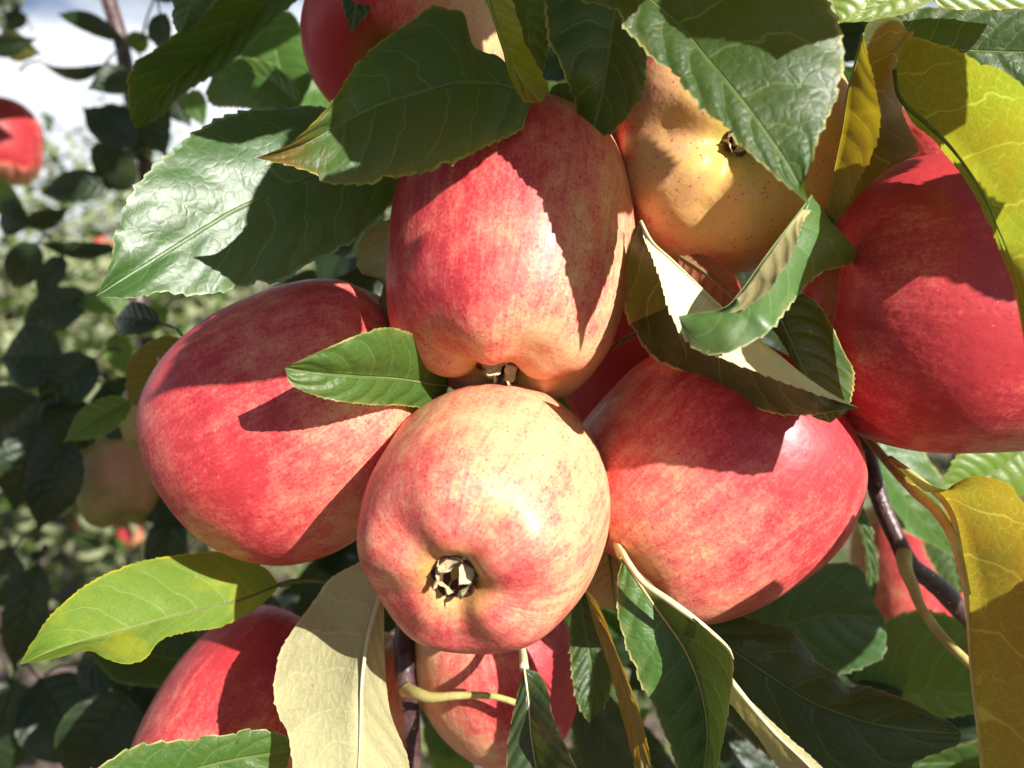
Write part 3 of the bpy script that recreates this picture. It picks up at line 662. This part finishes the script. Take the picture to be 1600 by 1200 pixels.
# green leaf at the bottom left corner
leaf(br, G_MID, [(60, 1330), (200, 1240), (330, 1195), (456, 1172)], [(60, 1260), (148, 1203), (206, 1169), (251, 1161), (296, 1155), (316, 1150), (364, 1149), (375, 1142), (412, 1142), (447, 1151)],
     [(130, 1340), (250, 1330), (380, 1260), (440, 1210)], [.225, .235, .245], nt=18, tooth=.0010)
# bottom centre narrow leaf with the pale stalk
leaf(br, G_SHADE, [(819, 1044), (826, 1097), (830, 1149), (838, 1200), (855, 1290)], [(814, 1063), (806, 1097), (799, 1132), (792, 1183), (800, 1250)], [(843, 1053), (857, 1080), (863, 1115), (878, 1152), (893, 1183), (905, 1215), (890, 1270)],
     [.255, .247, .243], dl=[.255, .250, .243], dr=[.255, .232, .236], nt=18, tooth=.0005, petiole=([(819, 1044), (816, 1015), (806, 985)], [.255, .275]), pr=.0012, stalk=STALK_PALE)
# long thin olive leaf edge on
leaf(br, OLIVE, [(913, 918), (930, 960), (952, 1010), (972, 1060), (992, 1130), (1010, 1260)], [(937, 950), (962, 1015), (981, 1063), (998, 1108), (1008, 1145), (1018, 1210)], [(925, 965), (942, 1015), (955, 1055), (968, 1105), (985, 1170), (1000, 1230)],
     [.250, .245, .24], dl=[.245, .236, .24], dr=[.255, .255, .24], show=('L', 'under'), nt=22, tooth=.0005)
# green leaf with a lit left margin
leaf(br, leaf_mat('leaf_mid_green_shaded', top=(0.048, 0.115, 0.018), edge=(0.6, 0.55, 0.2), trans=(0.09, 0.15, 0.02), tw=0.15), [(974, 872), (999, 912), (1034, 963), (1068, 1011), (1095, 1080), (1105, 1160), (1085, 1270)],  # mid green with translucency lowered, so its shade is set in the material
     [(966, 900), (964, 925), (966, 960), (975, 1001), (989, 1035), (1000, 1065), (1020, 1100), (1036, 1142), (1054, 1187), (1068, 1230)],
     [(1010, 905), (1045, 935), (1095, 975), (1140, 1020), (1145, 1052), (1138, 1110), (1125, 1180), (1110, 1230)],
     [.245, .240, .236, .24], dl=[.245, .240, .238, .24], dr=[.245, .224, .214, .235], nt=26, tooth=.0006, crr=-.05, mr=.0005, petiole=([(974, 872), (955, 832), (940, 800)], [.245, .27]), pr=.0013, stalk=STALK)
tube('lit_edge_strip', [P(953, 832, .262), P(975, 868, .242), P(1005, 910, .236), P(1045, 938, .232), (P(1098, 977, .230)), P(1136, 1010, .232), P(1146, 1030, .234)], [.0010, .0010, .0009, .0010, .0010, .0006, .0002], STALK_PALE, br, n=8)  # added pale tube standing in for the sunlit edge of the curl
# thin folded leaf running out of the lower edge
leaf(br, PALE, [(1133, 1052), (1178, 1108), (1215, 1150), (1262, 1195), (1330, 1270)], [(1128, 1080), (1147, 1106), (1185, 1154), (1222, 1205), (1290, 1270)], [(1150, 1072), (1190, 1112), (1232, 1152), (1290, 1205)],
     [.232, .222, .215], dl=[.235, .235, .22], dr=[.232, .225, .22], show=('L', 'under'), nt=20, tooth=.0005, mr=.0009, stalk=STALK_PALE)
# big dark leaf at the lower right
leaf(br, G_SHADE,
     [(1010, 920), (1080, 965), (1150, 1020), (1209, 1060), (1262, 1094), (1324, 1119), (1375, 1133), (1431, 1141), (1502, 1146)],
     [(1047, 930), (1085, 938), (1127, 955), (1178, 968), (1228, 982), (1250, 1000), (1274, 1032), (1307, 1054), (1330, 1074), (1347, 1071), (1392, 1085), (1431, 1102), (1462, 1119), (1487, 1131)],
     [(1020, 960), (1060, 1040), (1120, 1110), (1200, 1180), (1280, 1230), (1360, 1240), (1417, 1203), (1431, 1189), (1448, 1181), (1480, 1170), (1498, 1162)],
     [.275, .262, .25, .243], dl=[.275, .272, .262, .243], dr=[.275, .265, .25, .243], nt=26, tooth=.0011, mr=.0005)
# curled leaf group right of the centre: long folded leaf
leaf(br, leaf_mat('leaf_sunlit_back', top=(.022, .045, .012), under=(.74, .70, .42), uvein=(.8, .76, .5), edge=(.6, .5, .2), trans=(.35, .25, .03), tw=.10, bumpk=.5), [(1001, 345), (1018, 377), (1056, 412), (1091, 446), (1132, 484), (1187, 532), (1228, 563), (1262, 591), (1300, 616), (1342, 638)],  # underside lightened as if sunlit, top darkened as if in shade
     [(1006, 372), (1018, 398), (1030, 430), (1040, 465), (1053, 500), (1066, 522), (1090, 545), (1120, 556), (1177, 578), (1213, 592), (1245, 604), (1290, 620)],
     [(985, 370), (975, 430), (978, 487), (991, 518), (1018, 556), (1042, 570), (1073, 584), (1111, 604), (1152, 625), (1194, 642), (1228, 648), (1262, 648), (1300, 643)],
     [.242, .232, .225, .216, .212], dl=[.240, .222, .212, .208, .212], dr=[.245, .262, .257, .241, .212], show=('L', 'under'), nt=30, tooth=.0010, cl=.06, crr=.02, mr=.0005, stalk=STALK_PALE)
# second curled leaf: green side and khaki flap
leaf(br, leaf_mat('leaf_khaki_back', top=(.045, .11, .025), under=(.40, .34, .15), edge=(.6, .55, .3), trans=(.4, .38, .04), tw=.12, bumpk=.35),
     [(1268, 306), (1235, 350), (1211, 381), (1183, 419), (1159, 453), (1130, 482), (1092, 488), (1060, 494)],
     [(1268, 325), (1252, 350), (1242, 384), (1228, 412), (1214, 432), (1207, 446), (1180, 470), (1146, 488), (1100, 492)],
     [(1300, 345), (1324, 374), (1340, 394), (1338, 408), (1290, 424), (1266, 439), (1245, 463), (1228, 484), (1207, 511), (1187, 527), (1166, 538), (1142, 549), (1118, 553), (1091, 546), (1070, 525)],
     [.222, .215, .208, .203, .205], dl=[.222, .208, .200, .200, .205], dr=[.235, .238, .218, .200, .200, .205], show=('L', 'under'), nt=26, tooth=.0010, cl=.05, crr=.10, mr=.0004)
# dark leaf behind them against the red apple
leaf(br, G_DARK, [(1190, 440), (1230, 520), (1262, 590), (1297, 661)], [(1262, 463), (1293, 498), (1314, 539), (1331, 573), (1333, 601), (1323, 640)], [(1195, 500), (1212, 520), (1228, 545), (1242, 570), (1262, 612), (1268, 648)],
     [.235, .228, .225, .222], dl=[.235, .238, .236, .222], nt=24, tooth=.0006)
leaf(br, RUST, [(1062, 400), (1100, 425), (1150, 470), (1170, 500)], [(1100, 398), (1135, 418), (1155, 450)], [(1060, 440), (1090, 480), (1140, 500)], [.26, .25], show=('L', 'under'), nt=12, tooth=.0003)
leaf(br, RUST, [(1000, 515), (960, 535), (925, 562), (900, 590)], [(985, 520), (950, 540), (920, 563)], [(985, 532), (950, 552), (918, 572)], [.262, .27], nt=10, tooth=.0002, mr=.0004)
# small yellow leaf and cream leaf beside the front apple
leaf(br, leaf_mat('leaf_orange_yellow', top=(.75, .42, .03), under=(.75, .42, .03), edge=(.45, .2, .02), trans=(.8, .4, .02), tw=.4, blotch=(.8, .6, .1)),
     [(945, 760), (958, 790), (962, 832)], [(965, 765), (985, 795), (987, 812)], [(935, 780), (940, 810)], [.252], nt=8, tooth=.0003, mr=0)
leaf(br, leaf_mat('leaf_cream', top=(.62, .45, .2), under=(.62, .45, .2), edge=(.35, .2, .06), trans=(.6, .4, .1), tw=.2, blotch=(.7, .55, .3)),
     [(948, 840), (955, 890), (962, 955)], [(985, 870), (990, 910), (985, 945)], [(920, 880), (915, 920), (930, 942)], [.285, .28], nt=12, tooth=.0004, mr=.0005)
# leaves in front of the shadow at the bottom centre
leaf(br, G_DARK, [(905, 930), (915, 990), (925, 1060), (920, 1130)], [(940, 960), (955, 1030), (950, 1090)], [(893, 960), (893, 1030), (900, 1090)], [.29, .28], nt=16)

# ------------------------------------------------------------------ right branch
b2 = empty('apple_branch', P(1380, 760, .30), 'purple-brown twig with amber and yellow-green leaves along the right side', 'branch')
tube('twig', [P(1335, 600, .34), P(1352, 690, .325), P(1374, 780, .315), P(1405, 850, .31), P(1425, 885, .308), P(1465, 915, .31), P(1510, 962, .312), P(1580, 1030, .32), P(1700, 1160, .34)],
     [.0034, .0034, .0032, .0034, .0040, .0030, .0029, .0032, .004], BARK, b2, wob=.15, n=12, segs=60)
tube('fruit_spur', [P(1412, 862, .308), P(1415, 890, .303), P(1426, 915, .298), P(1440, 950, .292), P(1470, 992, .285), P(1514, 1036, .275), P(1580, 1090, .27)], [.0030, .0024, .0019, .0018, .0017, .0016, .0016], STALK, b2, n=10)
tube('fruit_spur', [P(1335, 660, .30), P(1360, 690, .29), P(1392, 728, .275), P(1431, 769, .258), P(1465, 800, .245), P(1493, 850, .232), P(1512, 930, .225)], [.0014, .0015, .0016, .0017, .0016, .0013, .0010], STALK, b2, n=10)
leaf(b2, AMBER, [(1389, 716), (1420, 740), (1468, 771), (1487, 806), (1500, 853), (1511, 937), (1519, 1060), (1529, 1144), (1538, 1230), (1560, 1380)],
     [(1440, 765), (1474, 768), (1490, 757), (1513, 746), (1536, 745), (1560, 750), (1582, 763), (1600, 786), (1680, 850), (1740, 1000), (1740, 1180), (1650, 1330)],
     [(1410, 745), (1460, 775), (1482, 810), (1496, 860), (1506, 940), (1516, 1060), (1526, 1150), (1536, 1240)],
     [.262, .232, .218, .208, .205], dl=[.240, .212, .190, .168, .172, .19], dr=[.262, .240, .235, .225, .215], show=('L', 'under'), nt=40, tooth=.0009, camber=.10, mr=.0012, stalk=STALK)
leaf(b2, YELLOW, [(1398, 110), (1404, 150), (1437, 184), (1465, 207), (1487, 232), (1510, 262), (1530, 292), (1550, 335), (1575, 395), (1592, 450), (1600, 505), (1608, 580)],
     [(1417, 63), (1440, 61), (1462, 68), (1485, 76), (1507, 86), (1538, 100), (1566, 112), (1598, 135), (1660, 200), (1710, 320), (1700, 450), (1650, 540)],
     [(1400, 140), (1425, 190), (1455, 215), (1480, 245), (1500, 270), (1520, 300), (1545, 350), (1570, 410), (1590, 470)],
     [.232, .222, .208, .195, .185], dl=[.226, .200, .175, .152, .160, .175], dr=[.232, .232, .222, .205, .188], show=('L', 'under'), nt=40, tooth=.0008, camber=.08, mr=.0007)
# folded leaf with the yellow flap
leaf(b2, leaf_mat('leaf_flap', top=(.020, .055, .020), under=(.26, .17, .06), uvein=(.3, .22, .08), edge=(.10, .12, .05), trans=(.42, .36, .01), tw=.40, rough=.5, bumpk=.3, spec=.15),
     [(1349, 52), (1336, 100), (1325, 140), (1316, 200), (1304, 260), (1293, 320), (1296, 362)],
     [(1353, 75), (1360, 105), (1368, 141), (1372, 165), (1375, 180), (1371, 214), (1360, 245), (1345, 275), (1325, 315), (1308, 345)],
     [(1358, 35), (1389, 27), (1406, 30), (1416, 48), (1427, 52), (1414, 90), (1408, 165), (1420, 200), (1432, 238), (1390, 262), (1345, 300)],
     [.222, .222, .228, .232], dl=[.218, .212, .218, .232], dr=[.228, .240, .248, .240, .235], show=('L', 'under'), nt=26, tooth=.0008, mr=.0004)
leaf(b2, G_DARK, [(1370, 60), (1450, 75), (1530, 80), (1680, 85)], [(1380, 15), (1440, 12), (1520, 10), (1620, 20)], [(1400, 110), (1480, 140), (1560, 150), (1640, 140)], [.265, .26, .255], nt=26)
leaf(b2, G_BRIGHT, [(1280, -60), (1296, -10), (1310, 38)], [(1330, -50), (1360, -10), (1340, 22)], [(1262, -40), (1285, -5)], [.24], nt=12, tooth=.0004)
leaf(b2, G_BRIGHT, [(1450, -50), (1400, -5), (1310, 36)], [(1480, -20), (1440, 10), (1380, 30)], [(1420, -40), (1360, 0)], [.245], nt=12, tooth=.0004)
leaf(b2, G_BRIGHT, [(1440, -15), (1530, -20), (1640, -30)], [(1480, 12), (1560, 14), (1620, 5)], [(1480, -50), (1560, -60)], [.245], nt=14, tooth=.0004)
# leaves behind the twig, slightly out of focus
leaf(b2, G_GLOSS, [(1130, 1000), (1200, 985), (1290, 962), (1381, 965)], [(1160, 930), (1230, 890), (1299, 880), (1344, 888), (1360, 930)], [(1180, 1040), (1260, 1060), (1324, 1050), (1375, 1029), (1384, 1000)], [.335, .33, .33], nt=18)
leaf(b2, G_MID, [(1330, 1060), (1400, 1078), (1470, 1082), (1560, 1088)], [(1350, 1000), (1395, 965), (1450, 955), (1520, 985)], [(1345, 1095), (1400, 1115), (1470, 1120), (1540, 1110)], [.35, .34], nt=18)
leaf(b2, G_BRIGHT, [(1600, 700), (1540, 745), (1470, 760)], [(1560, 690), (1500, 710)], [(1620, 760), (1560, 780), (1500, 775)], [.33], nt=14)
leaf(b2, G_DARK, [(1310, 760), (1345, 820), (1362, 900), (1352, 960)], [(1340, 780), (1368, 850), (1370, 920)], [(1330, 790), (1350, 850), (1355, 920)], [.36], nt=12)
leaf(b2, G_DARK, [(1440, 800), (1480, 850), (1500, 930)], [(1470, 790), (1510, 830), (1520, 900)], [(1440, 840), (1455, 880), (1480, 915)], [.40], nt=12)
leaf(b2, G_BRIGHT, [(1380, 960), (1420, 900), (1440, 850)], [(1375, 920), (1395, 880), (1420, 850)], [(1405, 955), (1445, 910), (1455, 870)], [.52], nt=12)

# ------------------------------------------------------------------ blurred branch at the left
b3 = empty('apple_branch', P(220, 300, .60), 'dark blurred branch crossing the sky at the left with shaded leaves', 'branch')
tube('twig', [P(150, -80, .62), P(170, 0, .62), P(190, 70, .62), P(205, 150, .63), P(225, 240, .64), P(230, 330, .66), P(215, 450, .68), P(235, 560, .66), P(262, 700, .62), P(275, 860, .60), P(300, 1000, .6)],
     [.0055, .0058, .006, .0062, .0066, .007, .0075, .008, .0085, .009, .01], BARK, b3, wob=.12, n=10, segs=50)
SH = leaf_mat('leaf_shade_green', top=(.010, .022, .007), under=(.06, .07, .03), tw=.10, edge=(.06, .08, .03), vein=(.03, .05, .015), rough=.42)  # leaf green darkened: the shade inside the tree is painted into the colour
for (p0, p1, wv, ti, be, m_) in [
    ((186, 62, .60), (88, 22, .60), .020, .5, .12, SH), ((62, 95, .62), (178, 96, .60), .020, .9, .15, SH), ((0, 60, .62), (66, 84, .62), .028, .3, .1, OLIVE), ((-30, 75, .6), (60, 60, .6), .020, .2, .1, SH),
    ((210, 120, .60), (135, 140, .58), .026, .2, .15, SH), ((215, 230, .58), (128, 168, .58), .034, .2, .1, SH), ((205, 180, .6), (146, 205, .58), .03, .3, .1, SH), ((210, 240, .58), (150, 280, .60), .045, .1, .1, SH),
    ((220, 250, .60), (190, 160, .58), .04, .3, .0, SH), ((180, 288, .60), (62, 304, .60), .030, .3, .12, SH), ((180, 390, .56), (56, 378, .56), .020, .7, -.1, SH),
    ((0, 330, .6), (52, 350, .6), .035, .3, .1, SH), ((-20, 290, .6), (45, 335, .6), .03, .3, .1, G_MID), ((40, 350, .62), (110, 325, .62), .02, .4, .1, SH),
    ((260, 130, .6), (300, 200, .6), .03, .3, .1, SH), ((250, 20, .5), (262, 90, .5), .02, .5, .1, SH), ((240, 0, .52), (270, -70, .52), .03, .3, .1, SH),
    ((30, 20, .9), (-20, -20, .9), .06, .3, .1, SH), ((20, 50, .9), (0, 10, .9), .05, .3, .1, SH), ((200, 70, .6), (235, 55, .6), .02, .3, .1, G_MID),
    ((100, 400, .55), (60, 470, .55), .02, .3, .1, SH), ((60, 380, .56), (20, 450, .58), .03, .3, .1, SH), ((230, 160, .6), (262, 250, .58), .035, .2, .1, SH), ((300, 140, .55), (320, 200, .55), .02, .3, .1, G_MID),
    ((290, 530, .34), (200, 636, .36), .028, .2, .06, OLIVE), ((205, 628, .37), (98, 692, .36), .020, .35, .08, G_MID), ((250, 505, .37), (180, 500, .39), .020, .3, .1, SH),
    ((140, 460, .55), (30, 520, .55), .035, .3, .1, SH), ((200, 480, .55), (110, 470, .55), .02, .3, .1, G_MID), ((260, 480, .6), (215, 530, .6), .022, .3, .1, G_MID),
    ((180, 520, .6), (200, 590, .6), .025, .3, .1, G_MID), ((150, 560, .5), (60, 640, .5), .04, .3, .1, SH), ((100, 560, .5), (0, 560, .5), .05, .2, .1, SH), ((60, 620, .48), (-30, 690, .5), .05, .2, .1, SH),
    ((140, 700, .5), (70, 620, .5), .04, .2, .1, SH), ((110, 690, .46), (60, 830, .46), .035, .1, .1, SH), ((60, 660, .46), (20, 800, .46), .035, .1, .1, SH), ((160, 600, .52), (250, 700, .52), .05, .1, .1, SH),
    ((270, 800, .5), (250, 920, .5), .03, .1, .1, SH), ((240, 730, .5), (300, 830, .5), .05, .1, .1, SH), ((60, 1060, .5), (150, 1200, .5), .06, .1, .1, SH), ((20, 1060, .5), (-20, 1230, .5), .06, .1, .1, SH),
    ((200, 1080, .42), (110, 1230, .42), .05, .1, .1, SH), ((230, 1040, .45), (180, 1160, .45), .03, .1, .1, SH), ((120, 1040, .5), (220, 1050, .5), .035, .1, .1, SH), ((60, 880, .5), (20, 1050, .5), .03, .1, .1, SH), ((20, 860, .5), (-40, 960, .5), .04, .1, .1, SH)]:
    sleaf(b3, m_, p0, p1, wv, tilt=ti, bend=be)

# ------------------------------------------------------------------ inner foliage behind the fruit: leaves that share a few meshes
b4 = empty('apple_branch', P(900, 600, .60), 'shaded inner branch with the dark leaves that fill the gaps behind the fruit', 'branch')
tube('twig', [P(1250, -300, .62), P(1150, 100, .58), P(1000, 500, .56), P(900, 900, .56), P(850, 1300, .58)], [.009, .009, .008, .007, .006], BARK, b4, wob=.1)
tmpl = []
for k in range(6):
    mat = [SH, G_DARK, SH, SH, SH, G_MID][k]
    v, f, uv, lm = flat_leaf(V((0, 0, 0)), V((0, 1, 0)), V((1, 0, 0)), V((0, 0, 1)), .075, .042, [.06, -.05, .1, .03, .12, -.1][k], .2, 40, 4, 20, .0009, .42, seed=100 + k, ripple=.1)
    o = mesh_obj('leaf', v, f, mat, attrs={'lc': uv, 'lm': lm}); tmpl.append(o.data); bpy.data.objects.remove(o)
g = random.Random(21)
def scatter(parent, boxes, n, facing=0.9):
    for _ in range(n):
        x0, y0, x1, y1, d0, d1 = boxes[_ % len(boxes)]
        p = P(g.uniform(x0, x1), g.uniform(y0, y1), g.uniform(d0, d1))
        nrm = (C((g.gauss(.2, .6), g.gauss(.5, .6), g.uniform(.4, 1)))); a = V((g.gauss(0, 1), g.gauss(0, 1), g.gauss(-.3, .7))); a = (a - nrm * a.dot(nrm)).normalized()
        m = Matrix((a.cross(nrm), a, nrm)).transposed()
        o = bpy.data.objects.new('leaf', tmpl[g.randrange(6)]); COL.objects.link(o); o.parent = parent
        o.location = p - WL[parent]; o.rotation_euler = m.to_euler(); s = g.uniform(.75, 1.2); o.scale = (s, s, s)
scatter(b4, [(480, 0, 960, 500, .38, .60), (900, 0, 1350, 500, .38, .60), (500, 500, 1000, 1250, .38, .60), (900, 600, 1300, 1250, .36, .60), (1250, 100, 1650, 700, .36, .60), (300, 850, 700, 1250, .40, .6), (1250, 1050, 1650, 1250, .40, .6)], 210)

# unseen leaves added outside the frame, towards the sun, to throw leaf shadows
b5 = empty('apple_branch', P(1200, -500, .20), 'unseen leafy shoot added outside the frame to cast leaf shadows', 'branch')
tube('twig', [P(1250, -300, .62), P(1300, -500, .4), P(1250, -700, .24), P(1150, -900, .18)], [.008, .006, .004, .003], BARK, b5)
gf = random.Random(9); fv, ff = [], []
while len(ff) < 1300 * 6:                                # unseen rest of this tree's crown, added to block light from the sky
    d_ = gf.uniform(.42, 1.15); c = CAM + FWD * d_ + RIGHT * gf.uniform(-1.3, 1.3) + UP * (.478 * d_ + gf.uniform(.07, .85))
    a = V((gf.gauss(0, 1), gf.gauss(0, 1), gf.gauss(-.4, .6))).normalized(); b = a.cross(V((gf.gauss(0, .5), gf.gauss(0, .5), 1))).normalized(); nn = a.cross(b)
    s = gf.uniform(.06, .09); wv = s * .3; i = len(fv)
    fv += [c, c + a * s * .35 - b * wv + nn * wv * .3, c + a * s * .75 - b * wv * .8 + nn * wv * .3, c + a * s, c + a * s * .75 + b * wv * .8 + nn * wv * .3, c + a * s * .35 + b * wv + nn * wv * .3, c + a * s * .5]
    ff += [(i, i + 1, i + 6), (i + 1, i + 2, i + 6), (i + 2, i + 3, i + 6), (i + 3, i + 4, i + 6), (i + 4, i + 5, i + 6), (i + 5, i, i + 6)]
tag(mesh_obj('foliage', fv, ff, FARLEAF, b5, smooth=False), kind='stuff')
def shade(x, y, d, k, size, rot, m_=G_DARK, wd=.55):  # adds an out-of-frame leaf that blocks the sun from the given point
    p = P(x, y, d) + SUN * k
    a = Matrix.Rotation(rot, 3, SUN) @ SUN.orthogonal().normalized(); n = SUN; b = a.cross(n)
    v, f, uv, lm = flat_leaf(p - a * size / 2, a, b, n, size, size * wd, .06, .15, 60, 5, 24, .0009, .42, seed=int(x + y))
    mesh_obj('leaf', v, f, m_, b5, p, {'lc': uv, 'lm': lm})
def shade2(x0, y0, x1, y1, d, k, wd, m_=G_DARK):
    "a leaf k metres towards the sun whose shadow runs from (x0, y0) to (x1, y1)"
    p0 = P(x0, y0, d) + SUN * k; p1 = P(x1, y1, d) + SUN * k; a = (p1 - p0); L = a.length; a.normalize(); n = (SUN - a * SUN.dot(a)).normalized()
    v, f, uv, lm = flat_leaf(p0, a, a.cross(n), n, L, wd, .03, .1, 70, 5, 26, .0009, .42, seed=int(x0 + y0 + 900))
    mesh_obj('leaf', v, f, m_, b5, p0, {'lc': uv, 'lm': lm})
shade2(900, -40, 560, 190, .222, .085, .050)
shade2(1290, -160, 1160, 138, .196, .075, .045)
shade2(1700, 320, 1400, 410, .222, .10, .045)
shade2(1460, 30, 1340, 300, .236, .13, .042)
shade2(600, 432, 235, 618, .25, .20, .036)
shade(640, 60, .30, .16, .08, .2)
for q in ((1290, 985, .33, .20, .06, .5), (1200, 950, .33, .20, .06, 1.5), (1440, 1030, .345, .20, .07, .9), (1500, 1060, .345, .18, .06, 2), (1200, 1100, .25, .12, .07, 1), (1340, 1110, .245, .10, .06, 2), (1400, 1130, .245, .12, .06, .2)): shade(*q)
g = random.Random(5)
for i in range(34):
    shade(g.uniform(-60, 260), g.uniform(380, 780) if i % 3 else g.uniform(20, 300), g.uniform(.50, .62), g.uniform(.5, .62), g.uniform(.07, .09), g.uniform(0, 6))
for i in range(22):
    shade(g.uniform(1300, 1650), g.uniform(50, 650), g.uniform(.42, .58), g.uniform(.30, .42), g.uniform(.07, .09), g.uniform(0, 6))
print('leaves', NLEAF[0])
